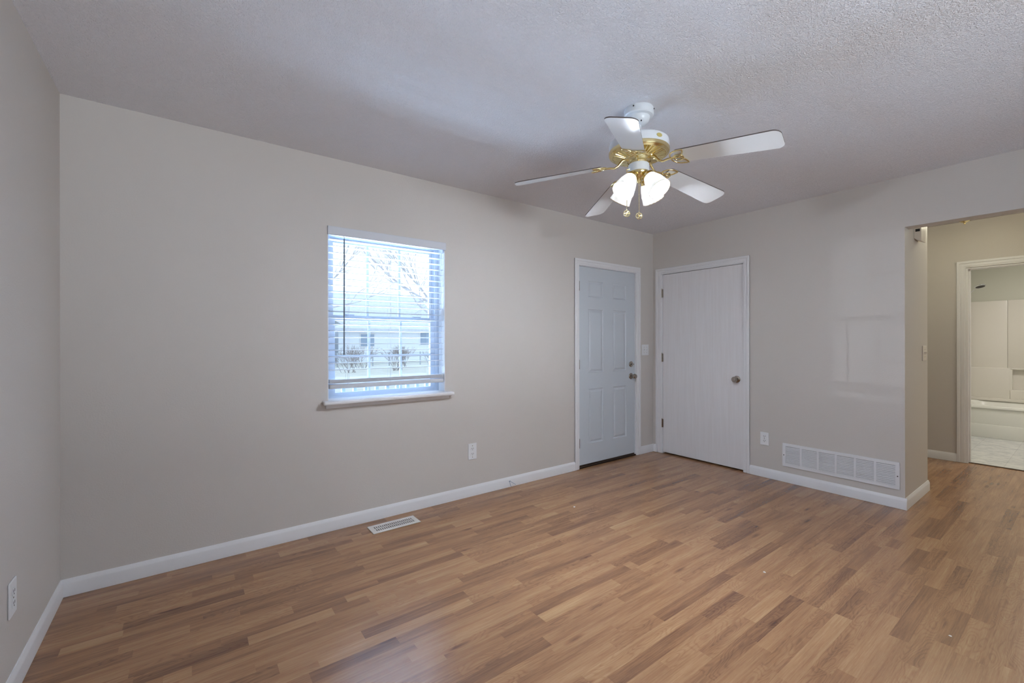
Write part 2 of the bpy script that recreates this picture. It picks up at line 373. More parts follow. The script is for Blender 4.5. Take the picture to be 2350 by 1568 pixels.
# strip floor: one sheet whose strips carry a tone and a seed
W = .0615
def floor():
    strips = [(-4.435,-3.985,-.462,-1),(-4.192,-3.932,-.326,-.5),(-4.011,-3.5,-.285,-.6),(-4.276,-3.786,-.10,-.4),(-4.018,-3.62,-.642,-.7),
    (-4.202,-4.021,-.685,-.6),(-4.10,-3.60,-.827,-.6),(-4.37,-4.009,-.925,-1),(-4.62,-4.43,-.508,.6),(-4.282,-4.197,-.985,.5),(-3.604,-3.106,-.055,-.7),
    (-3.783,-3.512,-.14,.6),(-3.266,-2.776,-.425,-.8),(-3.455,-3.028,-.545,.4),(-3.03,-2.377,-.63,-.5),(-3.422,-2.925,-.80,-.9),(-3.673,-3.512,-.923,-.6),
    (-3.605,-2.916,-.857,.5),(-3.617,-3.115,-1.172,-.9),(-3.24,-3.02,-1.29,-.7),(-3.805,-3.128,-1.228,.5),(-3.847,-3.511,-1.295,-1),(-1.591,-.942,-.352,-.7),
    (-2.349,-1.67,-.913,-.9),(-1.87,-1.417,-.582,-.5),(-2.591,-2.117,-.487,-.6),(-1.76,-1.1,-.77,-.4),(-2.35,-1.864,-1.308,.4),(-1.087,-.593,-.779,-.9),
    (-1.355,-1.162,-.902,-.5),(-1.28,-.277,-1.444,-.9),(-.493,0.1,-1.254,-1),(-.786,-.058,-1.14,-.6),(-1.669,-1.151,-1.655,-1),(-1.6,-1.107,-1.595,-.6),
    (-1.193,-.704,-1.251,-.5),(-2.324,-1.846,-1.383,-.5),(-2.215,-1.773,-1.469,-.7),(-1.783,-1.089,-1.52,.4),(-2.947,-2.278,-1.485,-.7),(-2.944,-2.442,-1.546,.9),
    (-3.5,-3.019,-1.659,-1),(-2.521,-1.914,-1.837,-1),(-3.041,-1.929,-1.893,.6),(-2.971,-2.349,-1.955,-.8),(-1.854,-1.329,-1.853,-.9),(-1.838,-1.349,-1.915,.3),
    (-2.333,-1.856,-2.14,-.9),(-2.351,-1.87,-2.2,.4),(-2.466,-1.85,-2.322,.7),(-1.842,-1.215,-2.502,-.6),(-1.142,-.724,-2.375,-.8),(-1.868,-.832,-2.225,.4),
    (-2.242,-1.665,-2.452,.4),(-1.145,-.535,-2.078,-.6),(-.502,.0,-2.066,-.8),(-.404,.0,-1.945,-.7),(-.642,-.207,-2.19,-.5),(-.186,.04,-2.17,-.6),(-.675,.452,-2.25,.3),
    (-.591,0.05,-1.449,-.8),(-.462,.573,-2.377,-.9),(1.104,1.592,-2.244,-.8),(-.534,-.035,-2.31,-.5),(.528,1.009,-2.243,-.5),(-1.12,-.813,-2.548,-.5)]
    byrow = {}
    for x0, x1, y, t in strips:
        k = round(y/W - .35); byrow.setdefault(k, []).append((x0, x1, t))
    rng = random.Random(3)
    vs = []; fs = []; tone = []; seed = []
    def quad(x0, x1, k, t):
        y0 = (k+.35-.5)*W; y1 = y0+W
        if y0 >= .0: return
        n = len(vs); vs.extend([(x0,y0,0),(x1,y0,0),(x1,y1,0),(x0,y1,0)]); fs.append((n,n+1,n+2,n+3)); tone.append(t); seed.append(rng.random())
    X0, X1 = -L-.05, 2.16
    k0 = int(math.floor(YB/W))-1
    for k in range(k0, 2):
        segs = sorted(byrow.get(k, [])); x = X0; out = []
        off = (k % 3)*.19 + rng.uniform(-.03, .03) + (k//3 % 4)*.31
        def fill(a, b):
            first = True
            while a < b-1e-6:
                ln = rng.choice([.36, .44, .52, .60, .72, .88])
                if first: ln *= rng.uniform(.4, 1); first = False
                c = min(b, a+ln)
                if b-c < .12: c = b
                u = rng.random()
                t = rng.uniform(-.25, .35) if u < .72 else (rng.uniform(-.75, -.35) if u < .88 else rng.uniform(.3, .65))
                quad(a, c, k, t); a = c
        for (a, b_, t) in segs:
            a = max(a, x)
            if b_ <= a: continue
            fill(x, a); quad(a, b_, k, t); x = b_
        fill(x, X1)
    me = bpy.data.meshes.new('floor'); me.from_pydata(vs, [], fs); me.materials.append(M['wood'])
    at = me.attributes.new('tone', 'FLOAT', 'FACE'); at.data.foreach_set('value', tone)
    at = me.attributes.new('seed', 'FLOAT', 'FACE'); at.data.foreach_set('value', seed)
    o = bpy.data.objects.new('floor', me); COL.objects.link(o)
    struct(o, 'tan oak strip laminate floor running into the hall', 'floor')
floor()
struct(MB().box(-L-.12, 2.16, YB-.12, .17, -.12, -.002).build('floor_slab', M['dark'], smooth=0), 'subfloor under the laminate strips', 'floor')
struct(MB().box(2.16, 4.86, -3.5, -1.73, -.12, .001).build('floor_bath', M['vinyl'], smooth=0), 'white marbled vinyl bathroom floor', 'floor')
struct(MB().rbox(2.135, 2.165, HB[0], HB[1], .0, .006, .002, 1).build('trim_threshold', M['threshold']), 'dark strip where the wood floor meets the bathroom vinyl', 'threshold')

# baseboards: profile swept along straight runs
BH, BT = .084, .012
def base_run(b, p, q, n):
    """p->q along the wall foot, n = unit vector into the room"""
    p = Vector(p); q = Vector(q); n = Vector(n)
    prof = [(0, .001), (BT, .001), (BT, BH-.022), (BT-.002, BH-.016), (BT*.45, BH-.004), (BT*.3, BH), (0, BH)]
    vs = [p + n*a + Vector((0, 0, z)) for a, z in prof] + [q + n*a + Vector((0, 0, z)) for a, z in prof]
    k = len(prof); fs = [tuple(range(k)), tuple(reversed(range(k, 2*k)))] + [(i, (i+1) % k, k+(i+1) % k, k+i) for i in range(k)]
    b.add(vs, fs)
b = MB(); base_run(b, (-L, 0, 0), (-1.236, 0, 0), (0, -1, 0)); base_run(b, (-.240, 0, 0), (0, 0, 0), (0, -1, 0))
struct(b.build('baseboard_front', M['trim'], smooth=20), 'white baseboard under the window wall', 'baseboard')
b = MB(); base_run(b, (-L, -.0, 0), (-L, YB, 0), (1, 0, 0))
struct(b.build('baseboard_left', M['trim'], smooth=20), 'white baseboard along the left wall', 'baseboard')
b = MB(); base_run(b, (0, -1.05, 0), (0, YE-BT, 0), (-1, 0, 0)); base_run(b, (0, -.0125, 0), (0, -.05, 0), (-1, 0, 0)); base_run(b, (0, YE, 0), (.70+BT, YE, 0), (0, -1, 0))
struct(b.build('baseboard_right', M['trim'], smooth=20), 'white baseboard wrapping the wall end below the air grille', 'baseboard')
b = MB(); base_run(b, (2.10, 0, 0), (2.10, HB[1]+.062, 0), (-1, 0, 0))
struct(b.build('baseboard_hall', M['trim'], smooth=20), 'short white baseboard beside the bathroom door casing', 'baseboard')

# door casings
def casing(name, axis, a0, a1, top, wl, wr, face, sgn, label, legs=True):
    """axis 'x': opening spans x a0..a1 on plane y=face; sgn = direction into the room"""
    b = MB(); t = .015
    def bx(u0, u1, z0, z1, d0, d1):
        lo, hi = face+sgn*d0, face+sgn*d1
        if axis == 'x': b.rbox(u0, u1, lo, hi, z0, z1, .0025, 1)
        else: b.rbox(lo, hi, u0, u1, z0, z1, .0025, 1)
    for (u0, u1, outer) in ((a0-wl, a0+.004, 'lo'), (a1-.004, a1+wr, 'hi')):
        bx(u0, u1, .001, top+wl, 0, t*.60)
        if outer == 'lo':
            bx(u0, u0+.022, .0012, top+wl, 0, t); bx(u0+.03, u1-.01, .0012, top+wl-.03, 0, t*.80)
        else:
            bx(u1-.022, u1, .0012, top+wl, 0, t); bx(u0+.01, u1-.03, .0012, top+wl-.03, 0, t*.80)
    bx(a0-wl+.001, a1+wr-.001, top-.004, top+wl-.001, 0, t*.63); bx(a0-wl+.0005, a1+wr-.0005, top+wl-.022, top+wl+.0005, 0, t*1.02); bx(a0-.02, a1+.02, top+.008, top+wl-.03, 0, t*.83)
    return struct(b.build(name, M['trim'], smooth=30), label, 'door casing')
casing('trim_1', 'x', D1[0], D1[1], D1T, .056, .062, 0, -1, 'white casing around the grey panelled entry door')
casing('trim_2', 'y', D2[0], D2[1], D2T, .056, .068, 0, -1, 'white casing around the flush white closet door')
casing('trim_3', 'y', HB[0], HB[1], HBT, .062, .062, 2.10, -1, 'white ribbed casing around the bathroom doorway')
# jambs
b = MB(); b.box(2.102, 2.208, HB[1]-.018, HB[1], .001, HBT); b.box(2.102, 2.208, HB[0], HB[0]+.018, .001, HBT); b.box(2.102, 2.208, HB[0]+.018, HB[1]-.018, HBT-.018, HBT); b.box(2.14, 2.175, HB[1]-.03, HB[1]-.018, .001, HBT-.0185)
struct(b.build('trim_4', M['trim'], smooth=0), 'white jamb lining of the bathroom doorway', 'door jamb')
b = MB(); b.box(D1[0], D1[0]+.008, .002, .168, .001, D1T); b.box(D1[1]-.008, D1[1], .002, .168, .001, D1T); b.box(D1[0]+.008, D1[1]-.008, .002, .168, D1T-.008, D1T)
struct(b.build('trim_5', M['trim'], smooth=0), 'white jamb lining of the entry door', 'door jamb')
b = MB(); b.box(.002, .113, D2[0], D2[0]+.008, .001, D2T); b.box(.002, .113, D2[1]-.008, D2[1], .001, D2T); b.box(.002, .113, D2[0]+.008, D2[1]-.008, D2T-.008, D2T)
struct(b.build('trim_6', M['trim'], smooth=0), 'white jamb lining of the closet door', 'door jamb')

# ------------------------------------------------------------------ doors
def hinge(parent, axis, u, z, face):
    b = MB()
    if axis == 'x':
        b.lathe([(.0065, -.045), (.0065, .045)], 10, Matrix.Translation((u, face-.004, z))); b.lathe([(.003, .045), (.005, .05), (.002, .054)], 8, Matrix.Translation((u, face-.004, z)))
        b.box(u-.012, u+.014, face-.001, face+.002, z-.045, z+.045)
    else:
        b.lathe([(.0065, -.045), (.0065, .045)], 10, Matrix.Translation((face-.004, u, z))); b.lathe([(.003, .045), (.005, .05), (.002, .054)], 8, Matrix.Translation((face-.004, u, z)))
        b.box(face-.001, face+.002, u-.014, u+.012, z-.045, z+.045)
    return b.build('hinge', M['nickel'], parent)
def knob(parent, T, name='door_knob', prof=None):
    """T maps local +z to the direction out of the door"""
    k = MB(); k.lathe(prof or [(.0, 0), (.032, 0), (.033, .004), (.028, .009), (.013, .012), (.012, .03), (.02, .036), (.027, .046), (.027, .058), (.02, .068), (.0, .07)], 28, T, cap=False)
    return k.build(name, M['nickel'], parent, 40)
def out_y(x, y, z): return Matrix.Translation((x, y, z)) @ Matrix.Rotation(PI/2, 4, 'X')       # +z -> -y
def out_x(x, y, z): return Matrix.Translation((x, y, z)) @ Matrix.Rotation(-PI/2, 4, 'Y')      # +z -> -x

d1 = sempty('door_1', (D1[0], 0, 0), 'pale grey six panelled entry door with deadbolt and knob', 'door')
def panel_door():
    b = MB(); x0, x1 = D1[0]+.011, D1[1]-.011; yf, yb = .012, .055; z0, z1 = .030, D1T-.012
    pc = [(-1.03, -.815), (-.665, -.455)]; pr = [(.225, .765), (.925, 1.555), (1.675, 1.835)]
    xs = sorted([x0, x1]+[v for c in pc for v in c]); zs = sorted([z0, z1]+[v for r in pr for v in r])
    for a, c in zip(xs[:-1], xs[1:]):
        for e, f in zip(zs[:-1], zs[1:]):
            if (a, c) in pc and (e, f) in pr:
                rings = [(0, 0), (.006, .006), (.016, .008), (.024, .004), (.034, .001)]
                prev = None
                for ins, d in rings:
                    q = [(a+ins, yf+d, e+ins), (c-ins, yf+d, e+ins), (c-ins, yf+d, f-ins), (a+ins, yf+d, f-ins)]
                    if prev:
                        b.add(prev+q, [(0, 1, 5, 4), (1, 2, 6, 5), (2, 3, 7, 6), (3, 0, 4, 7)])
                    prev = q
                b.add(prev, [(0, 1, 2, 3)])
            else: b.add([(a, yf, e), (c, yf, e), (c, yf, f), (a, yf, f)], [(0, 1, 2, 3)])
    b.add([(x0, yf, z0), (x1, yf, z0), (x1, yf, z1), (x0, yf, z1), (x0, yb, z0), (x1, yb, z0), (x1, yb, z1), (x0, yb, z1)], [(4, 7, 6, 5), (0, 4, 5, 1), (1, 5, 6, 2), (2, 6, 7, 3), (3, 7, 4, 0)])
    return b.build('door_leaf', M['doorgrey'], d1, 15)
panel_door()
knob(d1, out_y(-.378, .012, .862))
knob(d1, out_y(-.378, .012, .990), 'deadbolt', [(.0, 0), (.03, 0), (.031, .006), (.025, .012), (.012, .014), (.011, .02), (.0, .02)])
MB().rbox(-.397, -.359, -.022, -.008, .984, .996, .003, 2).build('thumb_turn', M['nickel'], d1)
for z in (1.773, 1.012, .246): hinge(d1, 'x', D1[0]+.006, z, .004)
MB().box(D1[0]+.008, D1[1]-.008, .022, .14, .001, .0295).box(D1[0]+.008, D1[1]-.008, .0, .0215, .001, .014).rbox(D1[0]+.008, D1[1]-.008, .0, .03, .0, .012, .003, 1).build('threshold', M['threshold'], d1)

d2 = sempty('door_2', (0, D2[0], 0), 'white flush closet door with a round knob on its right side', 'door')
MB().rbox(.010, .045, D2[0]+.011, D2[1]-.011, .016, D2T-.012, .0015, 1).build('door_leaf', M['doorwhite'], d2)
knob(d2, out_x(.010, -.930, .872))
for z in (1.764, 1.055, .332): hinge(d2, 'y', D2[1]-.006, z, .004)

# ------------------------------------------------------------------ window
w1 = sempty('window_1', ((WX0+WX1)/2, 0, WZ0), 'white double hung window with divided panes behind the blind', 'window')
b = MB()   # painted returns of the opening
b.box(WX0, WX0+.004, .001, .10, WZ0, WZ1); b.box(WX1-.004, WX1, .001, .10, WZ0, WZ1); b.box(WX0+.004, WX1-.004, .001, .10, WZ1-.004, WZ1)
b.build('window_return', M['trim'], w1, 0)
fy0, fy1 = .10, .165; fw = .038
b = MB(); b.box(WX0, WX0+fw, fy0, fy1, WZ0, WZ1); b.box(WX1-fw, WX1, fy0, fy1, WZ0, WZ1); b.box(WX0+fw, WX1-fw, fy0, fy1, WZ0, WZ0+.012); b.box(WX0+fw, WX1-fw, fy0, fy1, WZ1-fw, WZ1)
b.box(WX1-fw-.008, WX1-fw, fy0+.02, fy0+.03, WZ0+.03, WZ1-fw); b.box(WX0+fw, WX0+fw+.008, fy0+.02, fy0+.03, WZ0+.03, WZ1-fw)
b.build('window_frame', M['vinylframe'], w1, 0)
def sash(name, x0, x1, y0, y1, z0, z1, st, bot, topr, mun):
    b = MB(); b.box(x0, x0+st, y0, y1, z0, z1); b.box(x1-st, x1, y0, y1, z0, z1); b.box(x0+st, x1-st, y0, y1, z0, z0+bot); b.box(x0+st, x1-st, y0, y1, z1-topr, z1)
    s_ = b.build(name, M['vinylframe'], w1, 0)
    ym = (y0+y1)/2; g = MB()
    for i in (1, 2):
        xx = x0+st+(x1-x0-2*st)*i/3; g.box(xx-mun/2, xx+mun/2, ym-.004, ym+.004, z0+bot, z1-topr)
    zz = (z0+bot+z1-topr)/2; g.box(x0+st, x1-st, ym-.0035, ym+.0035, zz-mun/2, zz+mun/2)
    g.build('muntin_grid', M['vinylframe'], s_, 0)
    MB().box(x0+st, x1-st, ym+.006, ym+.010, z0+bot, z1-topr).build('pane', M['glass'], s_, 0)
    return s_
xi0, xi1 = WX0+fw, WX1-fw
sash('upper_sash', xi0, xi1, .135, .16, 1.385, WZ1-fw, .03, .032, .03, .016)
lo = sash('lower_sash', xi0-.004, xi1+.004, .105, .132, WZ0+.012, 1.418, .038, .023, .036, .016)
for xx in (-3.30, -2.80): MB().rbox(xx-.03, xx+.03, .108, .135, 1.418, 1.43, .003, 1).build('sash_lock', M['vinylframe'], w1)
# stool (sill) with rounded nose
b = MB(); b.rbox(-3.512, -2.566, -.055, .0, .826, .853, .009, 3); b.box(WX0, WX1, -.02, .10, .827, .8535); b.rbox(-3.49, -2.59, -.012, 0, .80, .828, .003, 1)
b.build('window_sill', M['trim'], w1)

# blind
bl = thing('window_blind', 'white horizontal slat blind lowered over the front window', 'blind', (-3.05, .03, 1.98))
MB().rbox(WX0-.002, WX1+.002, -.016, -.006, 1.936, 1.992, .002, 1).rbox(WX0-.002, WX0+.008, -.014, .03, 1.936, 1.992, .001, 1).rbox(WX1-.008, WX1+.002, -.014, .03, 1.936, 1.992, .001, 1).build('valance', M['slat'], bl)
MB().box(WX0+.01, WX1-.01, .0, .055, 1.945, 1.98).build('headrail', M['slat'], bl, 0)
proto = None
zsl = [1.914-.0432*i for i in range(21)] + [.984-.0042*i for i in range(6)]
def slat_mesh():
    b = MB(); n = 6; x0, x1 = WX0+.012, WX1-.012; pts = []
    for i in range(n+1):
        t = i/n; y = .006+.05*t; z = .003*(1-(2*t-1)**2); pts.append((y, z))
    pts2 = [(y, z-.0028) for y, z in reversed(pts)]; ring = pts+pts2; k = len(ring)
    b.add([(x0, y, z) for y, z in ring]+[(x1, y, z) for y, z in ring], [tuple(range(k)), tuple(reversed(range(k, 2*k)))]+[(i, (i+1) % k, k+(i+1) % k, k+i) for i in range(k)])
    return b
for i, z in enumerate(zsl):
    if proto is None:
        proto = slat_mesh().build('slat', M['slat'], None, 30); proto.parent = bl
        for v in proto.data.vertices: v.co -= bl.location
        base_off = Vector((0, 0, 0)); s_ = proto
    else:
        s_ = proto.copy(); COL.objects.link(s_); s_.parent = bl
    s_.location = (0, 0, z)
MB().rbox(WX0+.012, WX1-.012, .004, .058, .924, .954, .004, 2).build('bottom_rail', M['slat'], bl)
for x in (-3.338, -3.045, -2.735):
    b = MB()
    for y in (.004, .058): b.tube([(x-.008, y, 1.945), (x-.008, y, .93)], .0008, 5)
    b.tube([(x+.008, .031, 1.945), (x+.008, .031, .93)], .0011, 5)
    b.build('ladder_cord', M['cord'], bl)
b = MB(); b.tube([(-3.376, -.022, 1.915), (-3.378, -.022, 1.148)], .0048, 6); b.tube([(-3.376, -.008, 1.938), (-3.376, -.022, 1.93), (-3.376, -.022, 1.91)], .002, 6); b.build('tilt_wand', M['wand'], bl)
b = MB(); b.tube([(-2.652, -.008, 1.94), (-2.655, -.004, 1.5), (-2.65, -.004, 1.2), (-2.652, -.004, .96)], .0014, 5); b.build('lift_cord', M['cord'], bl)

# rear window (behind the camera): frame and panes
w2 = sempty('window_2', (-3.0, YB, .65), 'wide white window in the wall behind the camera', 'window')
b = MB()
for (x0, x1, z0, z1) in ((-3.9, -3.85, .65, 2.05), (-2.15, -2.1, .65, 2.05), (-3.02, -2.98, .65, 2.05), (-3.9, -2.1, .65, .69), (-3.9, -2.1, 2.01, 2.05), (-3.9, -2.1, 1.33, 1.37)): b.box(x0, x1, YB-.11, YB-.05, z0, z1)
b.build('window_frame', M['vinylframe'], w2, 0)
MB().box(-3.85, -2.15, YB-.085, YB-.08, .69, 2.01).build('pane', M['glass'], w2, 0)

# ------------------------------------------------------------------ wall devices
def local_frame(origin, u, n):
    """map (a along u, d out of the wall, z) -> world"""
    o = Vector(origin); u = Vector(u); n = Vector(n)
    return lambda a, d, z: o + u*a + n*d + Vector((0, 0, z))
class FB(MB):
    """mesh builder in a wall frame"""
    def __init__(s, F): super().__init__(); s.F = F
    def bx(s, a0, a1, d0, d1, z0, z1, r=.0012):
        b = MB().rbox(a0, a1, d0, d1, z0, z1, r, 1) if r else MB().box(a0, a1, d0, d1, z0, z1)
        s.add([s.F(*v) for v in b.v], b.f); return s
    def disc(s, a, z, d0, d1, r, n=16, half=None):
        poly = [(a+r*math.cos(2*PI*i/n), z+r*math.sin(2*PI*i/n)) for i in range(n)]
        if half: poly = [(x, max(min(y, z+half), z-half)) for x, y in poly]
        s.prism(poly, lambda p, q: s.F(p, d0, q), lambda p, q: s.F(p, d1, q)); return s
def outlet(origin, u, n, label, wd=.074, ht=.118, decora=False):
    F = local_frame(origin, u, n); t = thing('wall_outlet', label, 'outlet', origin, 'wall outlets')
    FB(F).bx(-wd/2, wd/2, .0004, .006, -ht/2, ht/2, .002).build('cover_plate', M['white_plastic'], t)
    for s_ in (1, -1):
        z = s_*.0205
        f = FB(F).disc(0, z, .004, .0078, .0172, 20, .0135).build('receptacle', M['white_plastic'], t)
        g = FB(F)
        for a in (-.0064, .0064): g.bx(a-.0013, a+.0013, .0070, .0083, z-.001, z+.0085, 0)
        g.disc(0, z-.0075, .0070, .0083, .0027, 10); g.build('contact_slots', M['dark'], f, 0)
    for z in ((0,) if not decora else (.045, -.045)): FB(F).disc(0, z, .005, .0072, .003, 10).build('screw', M['nickel'], t)
    return t
outlet((-2.379, 0, .357), (1, 0, 0), (0, -1, 0), 'white duplex outlet low on the wall right of the window', .078, .128, True)
outlet((0, -1.183, .350), (0, -1, 0), (-1, 0, 0), 'white duplex outlet beside the closet door casing', .073, .116)
outlet((-L, -.737, .345), (0, 1, 0), (1, 0, 0), 'white duplex outlet on the left wall at the photo edge', .078, .122)
def light_switch(origin, u, n, label, wd, ht, gangs, mat):
    F = local_frame(origin, u, n); t = thing('light_switch', label, 'light switch', origin)
    FB(F).bx(-wd/2, wd/2, .0004, .0065, -ht/2, ht/2, .002).build('cover_plate', mat, t)
    for g in range(gangs):
        a = (g-(gangs-1)/2)*.046
        k = FB(F); k.bx(a-.0055, a+.0055, .005, .0085, -.013, .013, .001)
        k.add([F(a-.0045, .006, -.006), F(a+.0045, .006, -.006), F(a+.0045, .006, .008), F(a-.0045, .006, .008), F(a-.004, .02, .004), F(a+.004, .02, .004), F(a+.004, .018, .011), F(a-.004, .018, .011)],
              [(0, 3, 2, 1), (4, 5, 6, 7), (0, 1, 5, 4), (1, 2, 6, 5), (2, 3, 7, 6), (3, 0, 4, 7)])
        k.build('toggle', mat, t)
        for z in (.03, -.03): FB(F).disc(a, z, .006, .0078, .0026, 8).build('screw', M['nickel'], t)
    return t
light_switch((-.149, 0, 1.141), (1, 0, 0), (0, -1, 0), 'white double toggle switch between the entry door and the room corner', .118, .117, 2, M['white_plastic'])
light_switch((.575, YE, 1.136), (1, 0, 0), (0, -1, 0), 'ivory double toggle switch on the wall end facing the hall', .118, .120, 2, M['off_plastic'])

# chime box
ch = thing('door_chime', 'cream chime box high on the wall end under the hall header', 'door chime', (.34, YE, 2.0))
poly = [(0, 2.026), (-.012, 2.012), (-.041, 1.998), (-.041, 2.17), (-.03, 2.185), (0, 2.185)]
MB().prism(poly, lambda a, z: Vector((.27, YE+a-.0005, z)), lambda a, z: Vector((.41, YE+a-.0005, z))).build('cover', M['off_plastic'], ch, 20)
MB().box(.2685, .271, YE-.034, YE-.008, 2.072, 2.092).build('sound_slot', M['dark'], ch, 0)

# return air grille on the right wall
gr = thing('return_air_grille', 'long white louvred return air grille low on the right wall', 'air grille', (0, -1.727, .145))
gy0, gy1, gz0, gz1 = -2.122, -1.333, .138, .340
cells = []
cw = (gy1-gy0-.05-5*.014)/6
for i in range(6):
    a = gy0+.025+i*(cw+.014); cells.append((a, a+cw))
b = MB(); zc0, zc1 = gz0+.026, gz1-.026; px0, px1 = -.009, -.0005
b.rbox(px0, px1, gy0, gy1, gz0, zc0, .002, 1); b.rbox(px0, px1, gy0, gy1, zc1, gz1, .002, 1)
edges = [gy0]+[v for c in cells for v in c]+[gy1]
for a, c in zip(edges[0::2], edges[1::2]): b.box(px0+.0003, px1, a, c, zc0-.002, zc1+.002)
b.build('frame', M['grille'], gr)
MB().box(-.0012, -.0004, gy0+.01, gy1-.01, gz0+.01, gz1-.01).build('duct_shadow', M['dark'], gr, 0)
pl = None
for ci, (a, c) in enumerate(cells):
    b = MB(); n = 12; pitch = (zc1-zc0)/n
    for i in range(n):
        z = zc0+pitch*(i+.5)
        b.add([(px0+.001, a, z-pitch*.52), (px0+.001, c, z-pitch*.52), (-.002, c, z+pitch*.18), (-.002, a, z+pitch*.18), (px0+.001, a, z-pitch*.38), (px0+.001, c, z-pitch*.38), (-.002, c, z+pitch*.32), (-.002, a, z+pitch*.32)],
              [(0, 1, 2, 3), (4, 7, 6, 5), (0, 4, 5, 1), (2, 6, 7, 3), (0, 3, 7, 4), (1, 5, 6, 2)])
        b.box(px0+.0005, px0+.0022, a, c, z-pitch*.52, z+pitch*.02)
    b.build('louvre_bank', M['grille'], gr, 0)
for y in (gy0+.012, gy1-.012): MB().lathe([(.004, 0), (.004, .0025), (.002, .0035)], 10, out_x(px0, y, .237)).build('screw', M['darkmetal'], gr)

# floor register
rg = thing('floor_register', 'white metal slotted floor register below the window', 'floor register', (-3.09, -.16, 0))
rx0, rx1, ry0, ry1 = -3.254, -2.927, -.226, -.097
b = MB(); t = .006
b.rbox(rx0, rx1, ry0, ry0+.028, .0006, t, .002, 1); b.rbox(rx0, rx1, ry1-.028, ry1, .0006, t, .002, 1); b.rbox(rx0, rx0+.03, ry0+.001, ry1-.001, .0006, t-.0004, .002, 1); b.rbox(rx1-.03, rx1, ry0+.001, ry1-.001, .0006, t-.0004, .002, 1)
b.build('frame', M['register'], rg)
MB().box(rx0+.02, rx1-.02, ry0+.02, ry1-.02, .0004, .0012).build('duct_shadow', M['dark'], rg, 0)
b = MB(); n = 20
for i in range(n+1):
    x = rx0+.03+(rx1-rx0-.06)*i/n; b.box(x-.0032, x+.0032, ry0+.026, ry1-.026, .0014, t-.0008)
b.box(rx0+.03, rx1-.03, (ry0+ry1)/2-.004, (ry0+ry1)/2+.004, .0016, t-.0006)
b.build('slot_bars', M['register'], rg, 0)
b = MB().rbox(rx0+.034, rx0+.042, ry0+.03, ry0+.036, t-.001, t+.006, .001, 1).build('damper_lever', M['register'], rg)

# wire stub and scraps on the floor
b = MB(); b.tube([(-2.005, -.019, .001), (-2.012, -.018, .02), (-2.019, -.016, .05), (-2.014, -.017, .051), (-1.985, -.017, .032), (-1.955, -.018, .012)], .0014, 6); b.tube([(-2.024, -.015, .049), (-2.012, -.016, .053)], .0026, 6)
tag(b.build('wire_stub', M['wire']), 'thin bent blue wire poking out along the baseboard left of the entry door', 'wire')
def scrap(x, y, s, label, seed):
    r = random.Random(seed); b = MB(); n = 7; vs = [(0, 0, .004*s)]
    for i in range(n):
        a = 2*PI*i/n; rr = s*.009*r.uniform(.4, 1.1); vs.append((rr*math.cos(a), rr*math.sin(a)*.8, .001+.003*s*r.random()))
    fs = [(0, 1+i, 1+(i+1) % n) for i in range(n)]
    vs2 = [(v[0], v[1], .0006) for v in vs]; k = len(vs)
    b.add([(v[0]+x, v[1]+y, v[2]) for v in vs]+[(v[0]+x, v[1]+y, v[2]) for v in vs2], fs+[(k, k+1+(i+1) % n, k+1+i) for i in range(n)]+[(1+i, k+1+i, k+1+(i+1) % n, 1+(i+1) % n) for i in range(n)])
    tag(b.build('paper_scrap', M['paper'], None, 0), label, 'scrap', 'scraps on the floor')
scrap(-1.737, -1.93, 1, 'white crumb of paper on the open floor in front of the air grille', 1)
scrap(-1.894, -.661, .9, 'white crumb of paper on the floor in front of the entry door', 2)
scrap(-1.65, -2.625, .8, 'white crumb on the floor near the hall opening', 3)

# ------------------------------------------------------------------ ceiling fan
FX, FY = -2.325, -1.572
fan = thing('ceiling_fan', 'white and brass five blade ceiling fan with four lit glass shades', 'ceiling fan', (FX, FY, H))
T0 = Matrix.Translation((FX, FY, 0))
can = MB().lathe([(.0, H), (.072, H), (.075, H-.006), (.075, H-.034), (.070, H-.040), (.056, H-.044), (.055, H-.05), (.050, H-.066), (.038, H-.078), (.022, H-.084), (.0, H-.084)], 40, T0, cap=False).build('canopy', M['fanwhite'], fan)
for a in (3.45, 5.2):
    MB().sphere((FX+.0752*math.cos(a), FY+.0752*math.sin(a), H-.012), .004, 8, 6).build('screw', M['darkmetal'], can)
for a in (3.7, 4.1): MB().sphere((FX+.041*math.cos(a), FY+.041*math.sin(a), H-.0765), .0038, 8, 6).build('slot', M['dark'], can)
MB().lathe([(.0125, 2.272), (.0125, H-.08)], 16, T0).build('downrod', M['fanwhite'], fan)
mo = MB().lathe([(.0, 2.292), (.022, 2.29), (.026, 2.281), (.10, 2.279), (.136, 2.274), (.148, 2.264), (.151, 2.252), (.151, 2.216), (.149, 2.212), (.0, 2.212)], 56, T0, cap=False).build('motor_housing', M['fanwhite'], fan)
a = math.radians(-103)
Tl = T0 @ Matrix.Rotation(a, 4, 'Z') @ Matrix.Translation((.1505, 0, 2.244)) @ Matrix.Rotation(PI/2, 4, 'Y')
MB().lathe([(.0, .0024), (.012, .0024), (.0125, .0005)], 20, Tl @ Matrix.Diagonal((.8, 1.35, 1, 1)), cap=False).build('label_sticker', M['gold_label'], mo)
